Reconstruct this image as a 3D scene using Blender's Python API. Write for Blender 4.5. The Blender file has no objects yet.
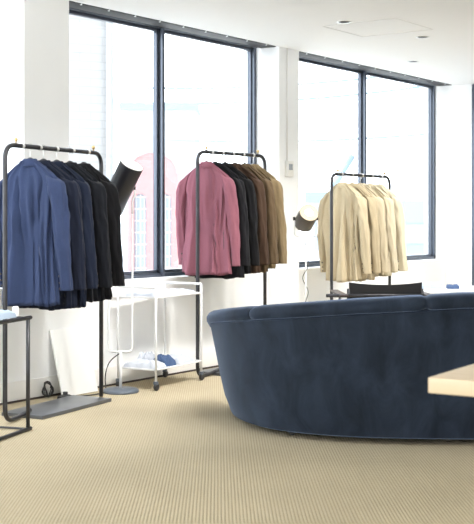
import bpy, bmesh, math, random
from mathutils import Vector, Matrix, noise
PI = math.pi
C = bpy.context.scene.collection

# ------------------------------------------------------------------ survey
# x runs along the window wall, y points out through it; the tripod stands at the origin.
EYE = 1.16
VX, VY = .8135, .5815                      # viewing direction on plan
def W(r, d, z=0.0):                        # r metres right of and d metres ahead of the tripod
    return Vector((r*VY + d*VX, -r*VX + d*VY, z))
YAW = math.atan2(-VX, VY)                  # rotation that turns +y into the viewing direction

# ------------------------------------------------------------------ materials
def new_mat(name):
    m = bpy.data.materials.new(name); m.use_nodes = True
    nt = m.node_tree
    return m, nt, nt.nodes['Principled BSDF']
def srgb(r, g, b):
    f = lambda c: (c/255/12.92) if c/255 <= .04045 else ((c/255+.055)/1.055)**2.4
    return (f(r), f(g), f(b), 1)
def mat(name, col, rough=.6, metal=0, var=.06, nscale=8, bump=0.0, bscale=200, sheen=0, stretch=(1,1,1), spec=.5):
    m, nt, p = new_mat(name)
    N = nt.nodes; L = nt.links
    tc = N.new('ShaderNodeTexCoord'); mp = N.new('ShaderNodeMapping'); mp.inputs['Scale'].default_value = stretch
    L.new(tc.outputs['Object'], mp.inputs[0])
    no = N.new('ShaderNodeTexNoise'); no.inputs['Scale'].default_value = nscale; no.inputs['Detail'].default_value = 4
    L.new(mp.outputs[0], no.inputs['Vector'])
    mx = N.new('ShaderNodeMix'); mx.data_type = 'RGBA'
    mx.inputs[6].default_value = tuple(max(0, c*(1-var)) for c in col[:3])+(1,)
    mx.inputs[7].default_value = tuple(min(1, c*(1+var)) for c in col[:3])+(1,)
    L.new(no.outputs['Fac'], mx.inputs[0]); L.new(mx.outputs[2], p.inputs['Base Color'])
    p.inputs['Roughness'].default_value = rough; p.inputs['Metallic'].default_value = metal
    p.inputs['Specular IOR Level'].default_value = spec
    if sheen:
        p.inputs['Sheen Weight'].default_value = sheen; p.inputs['Sheen Roughness'].default_value = .4
    if bump:
        nb = N.new('ShaderNodeTexNoise'); nb.inputs['Scale'].default_value = bscale
        L.new(tc.outputs['Object'], nb.inputs['Vector'])
        b = N.new('ShaderNodeBump'); b.inputs['Strength'].default_value = bump; b.inputs['Distance'].default_value = .004
        L.new(nb.outputs['Fac'], b.inputs['Height']); L.new(b.outputs[0], p.inputs['Normal'])
    return m
def wool(name, col, var=.18, sheen=.04):
    # worsted cloth: fine weave bump, slight heather
    m, nt, p = new_mat(name)
    N = nt.nodes; L = nt.links
    tc = N.new('ShaderNodeTexCoord')
    a = N.new('ShaderNodeTexNoise'); a.inputs['Scale'].default_value = 260; a.inputs['Detail'].default_value = 2
    b = N.new('ShaderNodeTexNoise'); b.inputs['Scale'].default_value = 5
    L.new(tc.outputs['Object'], a.inputs['Vector']); L.new(tc.outputs['Object'], b.inputs['Vector'])
    ad = N.new('ShaderNodeMath'); ad.operation = 'MULTIPLY_ADD'; ad.inputs[1].default_value = .6; 
    L.new(a.outputs['Fac'], ad.inputs[0])
    ml = N.new('ShaderNodeMath'); ml.operation = 'MULTIPLY'; ml.inputs[1].default_value = .4
    L.new(b.outputs['Fac'], ml.inputs[0]); L.new(ml.outputs[0], ad.inputs[2])
    mx = N.new('ShaderNodeMix'); mx.data_type = 'RGBA'
    mx.inputs[6].default_value = tuple(c*(1-var*1.6) for c in col[:3])+(1,)
    mx.inputs[7].default_value = tuple(min(1, c*(1+var*1.6)) for c in col[:3])+(1,)
    L.new(ad.outputs[0], mx.inputs[0]); L.new(mx.outputs[2], p.inputs['Base Color'])
    p.inputs['Roughness'].default_value = .9; p.inputs['Specular IOR Level'].default_value = .2
    p.inputs['Sheen Weight'].default_value = sheen; p.inputs['Sheen Roughness'].default_value = .5
    bp = N.new('ShaderNodeBump'); bp.inputs['Strength'].default_value = .25; bp.inputs['Distance'].default_value = .002
    L.new(a.outputs['Fac'], bp.inputs['Height']); L.new(bp.outputs[0], p.inputs['Normal'])
    return m

M = {}
M['plaster'] = mat('white_wall_paint', (.90,.905,.905,1), .85, var=.02, nscale=3, bump=.08, bscale=60)
M['ceiling'] = mat('ceiling_paint', (.95,.955,.96,1), .9, var=.01, nscale=2)
M['skirting'] = mat('skirting_paint', (.85,.84,.81,1), .6, var=.02)
M['steel_frame'] = mat('dark_window_steel', (.085,.10,.13,1), .3, .3, var=.1, nscale=20)
M['black_steel'] = mat('blackened_steel_tube', (.055,.055,.06,1), .36, .7, var=.35, nscale=30, spec=.6)
M['plate_steel'] = mat('blackened_steel_plate', (.16,.17,.19,1), .34, .75, var=.2, nscale=9)
M['brass'] = mat('worn_brass', (.75,.55,.26,1), .35, .9)
M['silver'] = mat('bright_steel', (.75,.75,.74,1), .3, .8)
M['white_metal'] = mat('white_powder_coat', (.74,.745,.75,1), .4, var=.02)
M['lamp_black'] = mat('black_lamp_enamel', (.018,.018,.022,1), .28, var=.1)
M['lamp_white'] = mat('white_lamp_enamel', (.9,.88,.82,1), .5, var=.02)
M['lamp_base'] = mat('grey_lamp_base', (.10,.12,.15,1), .4, .2)
M['bronze'] = mat('bronze_lamp_enamel', (.085,.065,.042,1), .35, .4)
M['lamp_cream'] = mat('cream_lamp_enamel', (.50,.40,.27,1), .5)
M['rail'] = mat('black_rail_paint', (.022,.022,.024,1), .6)
M['rubber'] = mat('black_rubber', (.02,.02,.022,1), .5)
M['board'] = mat('white_board', (.9,.9,.88,1), .45, var=.01)
M['leather'] = mat('black_leather', (.02,.019,.02,1), .45, bump=.2, bscale=90)
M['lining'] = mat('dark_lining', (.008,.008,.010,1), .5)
M['hanger'] = mat('dark_hanger_wood', (.02,.018,.017,1), .3)
M['shirt_white'] = mat('white_shirting', (.52,.55,.61,1), .85, var=.22, nscale=12)
M['shirt_pale'] = mat('pale_blue_shirting', (.36,.44,.54,1), .85, var=.08, nscale=12)
M['shirt_blue'] = mat('blue_shirting', (.05,.09,.19,1), .85, var=.2, nscale=14)
M['button'] = mat('horn_button', (.05,.035,.025,1), .3)
M['plastic'] = mat('cream_plastic', (.8,.79,.75,1), .4)
M['screen'] = mat('grey_display', (.35,.38,.42,1), .2)
M['cable'] = mat('black_cable', (.02,.02,.02,1), .45)

def wood_mat():
    m, nt, p = new_mat('pale_birch')
    N = nt.nodes; L = nt.links
    tc = N.new('ShaderNodeTexCoord'); mp = N.new('ShaderNodeMapping'); mp.inputs['Scale'].default_value = (1,14,14)
    L.new(tc.outputs['Object'], mp.inputs[0])
    no = N.new('ShaderNodeTexNoise'); no.inputs['Scale'].default_value = 3; no.inputs['Detail'].default_value = 5
    L.new(mp.outputs[0], no.inputs['Vector'])
    r = N.new('ShaderNodeValToRGB'); r.color_ramp.elements[0].color = (.43,.325,.20,1); r.color_ramp.elements[1].color = (.55,.45,.31,1)
    L.new(no.outputs['Fac'], r.inputs[0]); L.new(r.outputs[0], p.inputs['Base Color'])
    p.inputs['Roughness'].default_value = .5
    return m
M['birch'] = wood_mat()

def carpet_mat():
    m, nt, p = new_mat('ribbed_sisal')
    N = nt.nodes; L = nt.links
    tc = N.new('ShaderNodeTexCoord'); mp = N.new('ShaderNodeMapping')
    ang = math.atan2(VY+.02, VX)            # ribs run almost along the view
    mp.inputs['Rotation'].default_value = (0,0,-ang)
    L.new(tc.outputs['Object'], mp.inputs[0])
    sx = N.new('ShaderNodeSeparateXYZ'); L.new(mp.outputs[0], sx.inputs[0])
    wv = N.new('ShaderNodeTexWave'); wv.wave_type = 'BANDS'; wv.bands_direction = 'Y'
    wv.inputs['Scale'].default_value = 22.0; wv.inputs['Distortion'].default_value = .5; wv.inputs['Detail'].default_value = 1
    wv.inputs['Detail Scale'].default_value = 3
    L.new(mp.outputs[0], wv.inputs['Vector'])
    w2 = N.new('ShaderNodeTexWave'); w2.wave_type = 'BANDS'; w2.bands_direction = 'X'
    w2.inputs['Scale'].default_value = 30.0; w2.inputs['Distortion'].default_value = 1.5
    L.new(mp.outputs[0], w2.inputs['Vector'])
    n1 = N.new('ShaderNodeTexNoise'); n1.inputs['Scale'].default_value = 1.6; n1.inputs['Detail'].default_value = 6
    L.new(tc.outputs['Object'], n1.inputs['Vector'])
    n2 = N.new('ShaderNodeTexNoise'); n2.inputs['Scale'].default_value = 45; n2.inputs['Detail'].default_value = 3
    L.new(tc.outputs['Object'], n2.inputs['Vector'])
    def mth(op, a, b):
        q = N.new('ShaderNodeMath'); q.operation = op
        for i, v in enumerate((a, b)):
            if isinstance(v, (int, float)): q.inputs[i].default_value = v
            else: L.new(v, q.inputs[i])
        return q.outputs[0]
    h = mth('ADD', mth('MULTIPLY', wv.outputs['Fac'], .54), mth('MULTIPLY', w2.outputs['Fac'], .18))
    h = mth('ADD', h, mth('MULTIPLY', n2.outputs['Fac'], .30))
    r = N.new('ShaderNodeValToRGB')
    r.color_ramp.elements[0].position = .15; r.color_ramp.elements[0].color = (.41,.34,.225,1)
    r.color_ramp.elements[1].position = .85; r.color_ramp.elements[1].color = (.525,.455,.325,1)
    L.new(h, r.inputs[0])
    mx = N.new('ShaderNodeMix'); mx.data_type = 'RGBA'; mx.blend_type = 'MULTIPLY'; mx.inputs[0].default_value = 1
    rr = N.new('ShaderNodeValToRGB'); rr.color_ramp.elements[0].color = (.90,.90,.90,1); rr.color_ramp.elements[1].color = (1,1,1,1)
    rr.color_ramp.elements[0].position = .35; rr.color_ramp.elements[1].position = .65
    L.new(n1.outputs['Fac'], rr.inputs[0])
    L.new(r.outputs[0], mx.inputs[6]); L.new(rr.outputs[0], mx.inputs[7]); L.new(mx.outputs[2], p.inputs['Base Color'])
    p.inputs['Roughness'].default_value = .95; p.inputs['Specular IOR Level'].default_value = .15
    b = N.new('ShaderNodeBump'); b.inputs['Strength'].default_value = .6; b.inputs['Distance'].default_value = .004
    L.new(h, b.inputs['Height']); L.new(b.outputs[0], p.inputs['Normal'])
    return m
M['carpet'] = carpet_mat()

def velvet_mat():
    m, nt, p = new_mat('navy_velvet')
    N = nt.nodes; L = nt.links
    tc = N.new('ShaderNodeTexCoord')
    mp = N.new('ShaderNodeMapping'); mp.inputs['Scale'].default_value = (1.6,1.6,.8); L.new(tc.outputs['Object'], mp.inputs[0])
    n1 = N.new('ShaderNodeTexNoise'); n1.inputs['Scale'].default_value = 4.5; n1.inputs['Detail'].default_value = 7; n1.inputs['Roughness'].default_value = .62; n1.inputs['Distortion'].default_value = .6
    L.new(mp.outputs[0], n1.inputs['Vector'])
    r = N.new('ShaderNodeValToRGB')
    r.color_ramp.elements[0].position = .34; r.color_ramp.elements[0].color = (.006,.010,.017,1)
    r.color_ramp.elements[1].position = .72; r.color_ramp.elements[1].color = (.020,.030,.050,1)
    L.new(n1.outputs['Fac'], r.inputs[0]); L.new(r.outputs[0], p.inputs['Base Color'])
    p.inputs['Roughness'].default_value = .8; p.inputs['Specular IOR Level'].default_value = .2
    p.inputs['Sheen Weight'].default_value = .38; p.inputs['Sheen Roughness'].default_value = .42
    p.inputs['Sheen Tint'].default_value = (.5,.65,.95,1)
    n2 = N.new('ShaderNodeTexNoise'); n2.inputs['Scale'].default_value = 160; L.new(tc.outputs['Object'], n2.inputs['Vector'])
    b = N.new('ShaderNodeBump'); b.inputs['Strength'].default_value = .2; b.inputs['Distance'].default_value = .002
    L.new(n2.outputs['Fac'], b.inputs['Height']); L.new(b.outputs[0], p.inputs['Normal'])
    return m
M['velvet'] = velvet_mat()

def brick_mat(name, c1, c2, mortar, bw, bh, rough=.9):
    m, nt, p = new_mat(name)
    N = nt.nodes; L = nt.links
    tc = N.new('ShaderNodeTexCoord')
    s = N.new('ShaderNodeSeparateXYZ'); L.new(tc.outputs['Object'], s.inputs[0])
    a = N.new('ShaderNodeMath'); a.operation = 'ADD'; L.new(s.outputs[0], a.inputs[0]); L.new(s.outputs[1], a.inputs[1])
    cb = N.new('ShaderNodeCombineXYZ'); L.new(a.outputs[0], cb.inputs[0]); L.new(s.outputs[2], cb.inputs[1])
    t = N.new('ShaderNodeTexBrick'); t.inputs['Scale'].default_value = 1
    t.inputs['Brick Width'].default_value = bw; t.inputs['Row Height'].default_value = bh
    t.inputs['Mortar Size'].default_value = .006; t.inputs['Mortar Smooth'].default_value = .4
    t.inputs['Color1'].default_value = c1; t.inputs['Color2'].default_value = c2; t.inputs['Mortar'].default_value = mortar
    L.new(cb.outputs[0], t.inputs['Vector']); L.new(t.outputs[0], p.inputs['Base Color'])
    p.inputs['Roughness'].default_value = rough
    return m
M['brick_white'] = brick_mat('whitewashed_brick', (.54,.53,.52,1), (.56,.555,.55,1), (.47,.465,.455,1), .24, .085)
M['brick_red'] = brick_mat('red_brick', (.50,.25,.25,1), (.54,.28,.275,1), (.52,.34,.33,1), .24, .085)
M['facade_pale'] = mat('pale_render', (.50,.53,.56,1), .9)
M['facade_blue'] = mat('blue_grey_cladding', (.28,.37,.46,1), .7)
M['far_glass'] = mat('street_window_glass', (.34,.40,.46,1), .3)
M['asphalt'] = mat('pale_pavement', (.72,.72,.70,1), .9)

def glass_mat():
    m = bpy.data.materials.new('clear_glazing'); m.use_nodes = True
    nt = m.node_tree; nt.nodes.clear()
    o = nt.nodes.new('ShaderNodeOutputMaterial'); t = nt.nodes.new('ShaderNodeBsdfTransparent')
    t.inputs[0].default_value = (.96,.98,1,1)
    g = nt.nodes.new('ShaderNodeBsdfGlossy'); g.inputs['Roughness'].default_value = .03
    mx = nt.nodes.new('ShaderNodeMixShader'); mx.inputs[0].default_value = .05
    nt.links.new(t.outputs[0], mx.inputs[1]); nt.links.new(g.outputs[0], mx.inputs[2]); nt.links.new(mx.outputs[0], o.inputs[0])
    return m
M['glass'] = glass_mat()
def emit_mat(name, col, s):
    m, nt, p = new_mat(name)
    p.inputs['Base Color'].default_value = col; p.inputs['Emission Color'].default_value = col; p.inputs['Emission Strength'].default_value = s
    return m
M['bulb'] = emit_mat('lit_bulb', (1,.9,.68,1), 5)

# ------------------------------------------------------------------ mesh helpers
class MB:
    def __init__(s): s.v = []; s.f = []
    def add(s, vs, fs):
        n = len(s.v); s.v += [Vector(v) for v in vs]; s.f += [tuple(i+n for i in f) for f in fs]; return s
    def box(s, c, d, rot=None):
        c = Vector(c); h = Vector(d)*.5; vs = []
        for x in (-1,1):
            for y in (-1,1):
                for z in (-1,1):
                    p = Vector((x*h.x, y*h.y, z*h.z))
                    if rot: p = rot @ p
                    vs.append(c+p)
        return s.add(vs, [(0,1,3,2),(4,6,7,5),(0,4,5,1),(2,3,7,6),(0,2,6,4),(1,5,7,3)])
    def rings(s, rs, closed=True, cap0=True, cap1=True):
        n = len(rs[0]); vs = [p for r in rs for p in r]; fs = []
        for i in range(len(rs)-1):
            for j in range(n if closed else n-1):
                k = (j+1) % n
                fs.append((i*n+j, i*n+k, (i+1)*n+k, (i+1)*n+j))
        if cap0: fs.append(tuple(range(n-1,-1,-1)))
        if cap1: fs.append(tuple((len(rs)-1)*n+j for j in range(n)))
        return s.add(vs, fs)
    def tube(s, pts, r, seg=10, cap=True, loop=False):
        pts = [Vector(p) for p in pts]; n = len(pts); rs = []
        up = None
        for i, p in enumerate(pts):
            if loop: t = pts[(i+1)%n]-pts[i-1]
            else: t = pts[min(i+1,n-1)]-pts[max(i-1,0)]
            t.normalize()
            if up is None:
                up = Vector((0,0,1)) if abs(t.z) < .9 else Vector((1,0,0))
            a = (up - t*up.dot(t)).normalized(); b = t.cross(a); up = a
            rr = r[i] if isinstance(r, (list,tuple)) else r
            rs.append([p + a*math.cos(2*PI*k/seg)*rr + b*math.sin(2*PI*k/seg)*rr for k in range(seg)])
        if loop: rs.append(rs[0]); return s.rings(rs, True, False, False)
        return s.rings(rs, True, cap, cap)
    def lathe(s, prof, seg=24, origin=(0,0,0), mtx=None):   # prof: (radius, height)
        o = Vector(origin); rs = []
        for r, z in prof:
            ring = []
            for k in range(seg):
                p = Vector((r*math.cos(2*PI*k/seg), r*math.sin(2*PI*k/seg), z))
                if mtx: p = mtx @ p
                ring.append(o+p)
            rs.append(ring)
        return s.rings(rs, True, prof[0][0] > 1e-6, prof[-1][0] > 1e-6)
    def build(s, name, m, parent=None, smooth=False, bevel=0, bseg=2):
        me = bpy.data.meshes.new(name); me.from_pydata([tuple(v) for v in s.v], [], s.f); me.update()
        bm = bmesh.new(); bm.from_mesh(me); bmesh.ops.remove_doubles(bm, verts=bm.verts, dist=1e-6)
        bmesh.ops.recalc_face_normals(bm, faces=bm.faces)
        if bevel: bmesh.ops.bevel(bm, geom=list(bm.edges), offset=bevel, segments=bseg, affect='EDGES', profile=.6)
        bm.to_mesh(me); bm.free()
        if smooth or bevel:
            me.polygons.foreach_set('use_smooth', [True]*len(me.polygons))
            if bevel or smooth == 'auto': me.set_sharp_from_angle(angle=math.radians(40))
        me.materials.append(m)
        o = bpy.data.objects.new(name, me); C.objects.link(o)
        if parent: o.parent = parent
        return o
def fillet(pts, r, n=6):
    pts = [Vector(p) for p in pts]; out = [pts[0]]
    for i in range(1, len(pts)-1):
        a, b, c = pts[i-1], pts[i], pts[i+1]
        u = (a-b); v = (c-b); rr = min(r, u.length*.49, v.length*.49); u.normalize(); v.normalize()
        p0 = b+u*rr; p1 = b+v*rr
        for k in range(n+1):
            t = k/n; out.append(p0*(1-t)**2 + b*2*t*(1-t) + p1*t*t)
    out.append(pts[-1]); return out
def sub(pts, step=.03):
    out = [Vector(pts[0])]
    for a, b in zip(pts[:-1], pts[1:]):
        a = Vector(a); b = Vector(b); n = max(1, int((b-a).length/step))
        out += [a.lerp(b, k/n) for k in range(1, n+1)]
    return out
def thing(name, label, cat, loc=(0,0,0), rz=0, group=None):
    o = bpy.data.objects.new(name, None); C.objects.link(o); o.empty_display_size = .1
    o.location = loc; o.rotation_euler = (0,0,rz); o['label'] = label; o['category'] = cat
    if group: o['group'] = group
    return o
def tag(o, label, cat, group=None, kind=None):
    o['label'] = label; o['category'] = cat
    if group: o['group'] = group
    if kind: o['kind'] = kind
    return o
def struct(o): o['kind'] = 'structure'; return o
def copy_thing(src, loc, rz, label, group=None):
    r = src.copy(); C.objects.link(r); r.location = loc; r.rotation_euler = (0,0,rz); r['label'] = label
    if group: r['group'] = group
    for ch in [o for o in C.objects if o.parent == src]:
        c = ch.copy(); C.objects.link(c); c.parent = r
        for g in [o for o in C.objects if o.parent == ch]:
            d = g.copy(); C.objects.link(d); d.parent = c
    return r

# ------------------------------------------------------------------ the room
Y_LOW, Y_WIN, Y_PIER = 5.35, 5.461, 5.24
CEIL = 2.575; XL, XR, YB = -2.0, 11.33, -3.5
SILL = .72
struct(MB().box(((XL+XR)/2, (YB+5.6)/2, -.05), (XR-XL, 5.6-YB, .1)).build('floor', M['carpet']))
struct(MB().box(((XL+XR)/2, (YB+Y_PIER)/2, CEIL+.15), (XR-XL, Y_PIER-YB, .3)).build('ceiling', M['ceiling']))
piers = [(4.0-2.5, 4.0-2.2), (5.051, 5.451), (7.927, 8.234), (11.325, 11.53)]
wf = MB()
wf.box(((XL+11.53)/2, (Y_LOW+5.60)/2, SILL/2), (11.53-XL, 5.60-Y_LOW, SILL))              # wall under the windows
for a, b in piers:
    z0 = 0 if a > 7 else SILL
    wf.box(((a+b)/2, (Y_PIER+5.60)/2, (z0+2.88)/2), (b-a, 5.60-Y_PIER, 2.88-z0))
wf.box(((XL+11.53)/2, (Y_WIN+.03+5.60)/2, 2.80), (11.53-XL, 5.60-Y_WIN-.03, .16))
struct(wf.build('wall_front', M['plaster']))
# the return wall at the right, with a steel framed door in it
wr = MB()
wr.box((XR+.1, (5.05+5.47)/2, 1.44), (.2, .42, 2.88))
wr.box((XR+.1, (YB+3.0)/2, 1.44), (.2, 3.0-YB, 2.88))
wr.box((XR+.1, (3.0+5.05)/2, 2.75), (.2, 2.05, .28))
struct(wr.build('wall_right', M['plaster']))
bb = MB()
bb.box(((XL+7.927)/2, Y_LOW-.006, .065), (7.927-XL, .012, .13))
bb.box(((8.234+11.325)/2, Y_LOW-.006, .065), (11.325-8.234, .012, .13))
for a, b in piers[2:3]: bb.box(((a+b)/2, Y_PIER-.006, .065), (b-a, .012, .13))
struct(bb.build('baseboard_front', M['skirting'], bevel=.003))
sh = MB()
for a, b in ((XL,7.927),(8.234,11.325)): sh.box(((a+b)/2, Y_LOW-.015, .006), (b-a, .01, .012))
struct(sh.build('trim_1', mat('dark_floor_gap', (.05,.035,.03,1), .8)))

def window(name, a, b):
    e = bpy.data.objects.new(name, None); C.objects.link(e); e.location = ((a+b)/2, Y_WIN, SILL); e['kind'] = 'structure'
    w = b-a; top = 2.72-SILL; H = 2.58-SILL
    f = MB()
    f.box((0, .04, .014), (w, .07, .028)); f.box((0, .04, (H+top)/2), (w, .09, top-H))
    for s in (-1, 1): f.box((s*(w/2-.017), .04, top/2), (.034, .07, top))
    f.box((0, .035, top/2), (.030, .08, top))
    f.build('window_frame', M['steel_frame'], e, bevel=.004)
    for s in (-1, 1):
        cx = s*(w/4-.004); pw = w/2-.052
        g = MB()
        for q in (-1,1): g.box((cx+q*(pw/2-.010), .045, H/2+.014), (.022, .035, H-.028))
        g.box((cx, .045, .040), (pw, .035, .024)); g.box((cx, .045, H-.012), (pw, .035, .024))
        g.build('casement', M['steel_frame'], e, bevel=.003)
        MB().box((cx, .05, H/2+.014), (pw-.03, .006, H-.06)).build('pane', M['glass'], e)
    return e
window('window_0', 1.8, 5.051); window('window_1', 5.451, 7.927); window('window_2', 8.234, 11.325)
# curtain rails in the pockets above the glass
for (a, b, n, lab) in ((5.46, 7.92, 9, 'black curtain rail with small metal clips above left window'), (8.25, 11.3, 10, 'black curtain rail with small metal clips above right window')):
    t = thing('curtain_rail', lab, 'curtain rail', ((a+b)/2, 5.30, CEIL+.005), 0, 'curtain rails above the windows')
    MB().box((0, .04, .015), (b-a, .15, .04)).build('rail', M['rail'], t, bevel=.003)
    for k in range(n):
        x = -(b-a)/2 + (b-a)*(k+.5)/n
        MB().box((x, -.030, .004), (.014, .010, .026)).build('clip', M['silver'], t, bevel=.002)
    t.location.z = CEIL+.004
# door in the return wall
d = bpy.data.objects.new('door_1', None); C.objects.link(d); d.location = (XR, 4.03, 0); d['kind'] = 'structure'
f = MB()
f.box((.05, .985, 1.30), (.1, .07, 2.60)); f.box((.05, -.985, 1.30), (.1, .07, 2.60)); f.box((.05, 0, 2.57), (.1, 1.9, .07))
f.build('door_frame', M['steel_frame'], d, bevel=.005)
MB().box((.06, 0, 1.27), (.05, 1.90, 2.53)).build('door_leaf', M['lamp_black'], d, bevel=.004)
MB().tube(fillet([(.03,-.8,.95),(-.03,-.8,.95),(-.03,-.8,1.3),(.03,-.8,1.3)], .02), .01).build('door_handle', M['silver'], d, smooth=True)

# ceiling fittings
def down(p, e=4, tilt=0, spread=100, size=.09):
    l = bpy.data.lights.new('downlight_or_fill', 'AREA'); l.shape = 'DISK'; l.size = size; l.energy = e; l.spread = math.radians(spread); l.color = (1,.98,.95)
    o = bpy.data.objects.new('downlight_or_fill', l); C.objects.link(o); o.location = (p[0], p[1], CEIL-.012)
    o.rotation_euler = (math.radians(tilt), 0, math.radians(-18 if tilt else 0))
for (x, y, e) in ((3.6,3.2,5),(4.5,3.2,6.5),(5.4,3.2,7),(6.3,3.2,7.5),(7.2,3.2,6),(8.1,3.2,5),(9.0,3.3,6.5),(9.9,3.3,9)): down((x, y), e, 40, 66, .42)   # added fill lights without fittings, brightening the racks and lower wall
for (r, dd, lab) in ((.772, 8.3, 'recessed ceiling downlight nearest the left window head'), (1.45, 8.99, 'recessed ceiling downlight furthest to the right'), (1.59, 10.4, 'recessed ceiling downlight furthest back, above the cream jackets')):
    p = W(r, dd, CEIL)
    t = thing('downlight', lab, 'ceiling light', p, 0, 'recessed downlights')
    MB().lathe([(.040,0),(.052,-.004),(.055,-.001),(.055,.01)], 24).build('trim_ring', M['silver'], t, smooth=True)
    MB().lathe([(0,-.001),(.040,-.001)], 20).build('lens', M['screen'], t)
    down(p)
a = [W(.85, 8.30, 0), W(1.24, 8.45, 0), W(1.42, 8.75, 0)]
# faint outline of the access panel
px, py = W(1.05, 8.55).x, W(1.05, 8.55).y
tr = MB()
for (cx, cy, sx, sy) in ((px, py-.3, .6, .006), (px, py+.3, .6, .006), (px-.3, py, .006, .6), (px+.3, py, .006, .6)):
    tr.box((cx, cy, CEIL-.0015), (sx, sy, .003))
struct(tr.build('trim_2', mat('panel_joint', (.80,.80,.79,1), .8)))
# control box and its conduit on the pier
t = thing('thermostat', 'small white wall control box on the pier between the windows', 'thermostat', (8.06, Y_PIER, 1.57))
MB().box((0, -.014, 0), (.10, .028, .13)).build('housing', M['plastic'], t, bevel=.006)
MB().box((.0, -.030, .015), (.05, .006, .05)).build('display', M['screen'], t, bevel=.002)
tag(MB().tube([(8.04, Y_PIER-.007, 1.636), (8.04, Y_PIER-.007, CEIL)], .006, 8).build('cable_conduit', M['plastic'], smooth=True),
    'thin white conduit running from the ceiling down to the wall control box', 'conduit')

# ------------------------------------------------------------------ outside
def building(name, label, corner, ang, w, dep, h, m, cat='building'):
    t = thing(name, label, cat, corner, ang)
    MB().box((w/2, dep/2, h/2), (w, dep, h)).build('wall', m, t)
    return t
GZ = -3.2
struct(MB().box((25, 45, GZ-.05), (140, 78, .1)).build('trim_3', M['asphalt']))
def frame_at(r, d): 
    p = W(r, d); return Vector((p.x, p.y, GZ))
# whitewashed brick building close to the left window; its right corner at the view's left third
ang_b = YAW + math.atan2(.44, .9)*1.0
c0 = frame_at(-1.27, 11.8)
wb = thing('brick_building', 'whitewashed brick building close outside the left window', 'building', c0, ang_b)
MB().box((-4, 3, 6), (8, 6, 12)).build('wall', M['brick_white'], wb)
MB().tube([(-.06,-.06,0),(-.06,-.06,11.5)], .04).build('drainpipe', M['facade_pale'], wb, smooth=True)

# red arched brick building across the street
rb = thing('arched_building', 'pale red brick building with arched gable and tall paned windows across the street', 'building', frame_at(-5.70, 60), YAW)
bays, bw, ow, base, spring, H, dep = 2, 1.30, .66, .4, 5.3, 6.7, .3
mb = MB()
for b in range(bays):
    X = b*bw; x0 = X+(bw-ow)/2; x1 = x0+ow; cx = (x0+x1)/2
    for (xa, za, xb, zb_) in ((X,0,x0,H),(x1,0,X+bw,H),(x0,0,x1,base)): mb.box(((xa+xb)/2, dep/2, (za+zb_)/2), (xb-xa, dep, zb_-za))
    for k in range(12):
        a0 = PI-PI*k/12; a1 = PI-PI*(k+1)/12
        p0 = (cx+ow/2*math.cos(a0), spring+ow/2*math.sin(a0)); p1 = (cx+ow/2*math.cos(a1), spring+ow/2*math.sin(a1)); vs = []
        for y in (0, dep): vs += [(p0[0], y, p0[1]), (p1[0], y, p1[1]), (p1[0], y, H), (p0[0], y, H)]
        mb.add(vs, [(0,1,2,3),(7,6,5,4),(0,4,5,1),(3,2,6,7)])
GW = bays*bw
mb.box((GW/2, 2.5, H/2), (GW, 4.2, H))
gab = [[Vector((GW/2+GW/2*math.cos(PI*k/20), y, H+1.1*math.sin(PI*k/20))) for k in range(21)] for y in (0, 4.6)]
mb.rings(gab, True, True, True)
mb.build('facade', M['brick_red'], rb)
MB().tube([Vector((GW/2+(GW/2+.05)*math.cos(PI*k/20), -.05, H+1.15*math.sin(PI*k/20))) for k in range(21)], .09, 8).build('coping', M['facade_pale'], rb, smooth=True)
for b in range(bays):
    cx = b*bw+bw/2; zt_ = spring+ow/2
    w = MB().box((cx, .27, (base+zt_)/2), (ow, .04, zt_-base)).build('window', M['far_glass'], rb)
    g = MB()
    for k in range(-1, 2): g.box((cx+k*ow/3, .22, (base+zt_)/2), (.035, .05, zt_-base))
    for k in range(9): g.box((cx, .22, base+.1+k*.62), (ow, .05, .06))
    g.build('glazing_bars', M['white_metal'], w)

pb = thing('low_building', 'pale rendered building with a blue roof edge beyond the left window', 'building', frame_at(-9.1, 90), YAW)
MB().box((3.0, 3, 6.4), (5.9, 6, 12.8)).build('wall', M['facade_pale'], pb)
MB().box((3.0, 2.9, 13.1), (6.2, 6.4, .6)).build('roof_edge', M['facade_blue'], pb)
# building seen through the right window
rbx = thing('shop_building', 'pale grey low building with dark band beyond the right window', 'building', frame_at(2.35, 38), YAW-.05)
MB().box((.6, 2, 2.5), (1.2, 4, 5.0)).build('wall', M['facade_pale'], rbx)
MB().box((.6, 1.9, 5.05), (1.4, 4.2, .35)).build('fascia', M['facade_blue'], rbx)
MB().box((.6, -.02, 3.9), (.8, .06, 1.2)).build('window', M['far_glass'], rbx)
tb = thing('glazed_building', 'bluish glazed building far beyond the right window', 'building', frame_at(6.6, 55), YAW-.1)
MB().box((1.6, 2, 2.6), (3.6, 4, 5.2)).build('wall', M['facade_blue'], tb)
MB().box((1.6, -.05, 3.6), (3.2, .06, .9)).build('window', M['far_glass'], tb)
# overhead cables strung across the street (lines in the panes)
def cable(r0, d0, z0, r1, d1, z1, label, rad=.035):
    a = W(r0, d0, z0); b = W(r1, d1, z1); pts = []
    for k in range(17):
        t = k/16; p = a.lerp(b, t); p.z -= .15*4*t*(1-t); pts.append(p)
    tag(MB().tube(pts, rad, 8).build('overhead_cable', M['facade_blue'], smooth=True), label, 'cable', 'overhead street cables')
cable(-2.4, 30, 4.55, 4.9, 30, 5.0, 'upper overhead cable crossing both windows outside')
cable(-2.4, 30, 4.15, 4.9, 30, 4.6, 'second overhead cable just under the upper one outside')
cable(-2.0, 30, 3.2, 6.0, 30, 3.45, 'lowest overhead cable crossing behind the hanging racks')
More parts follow.
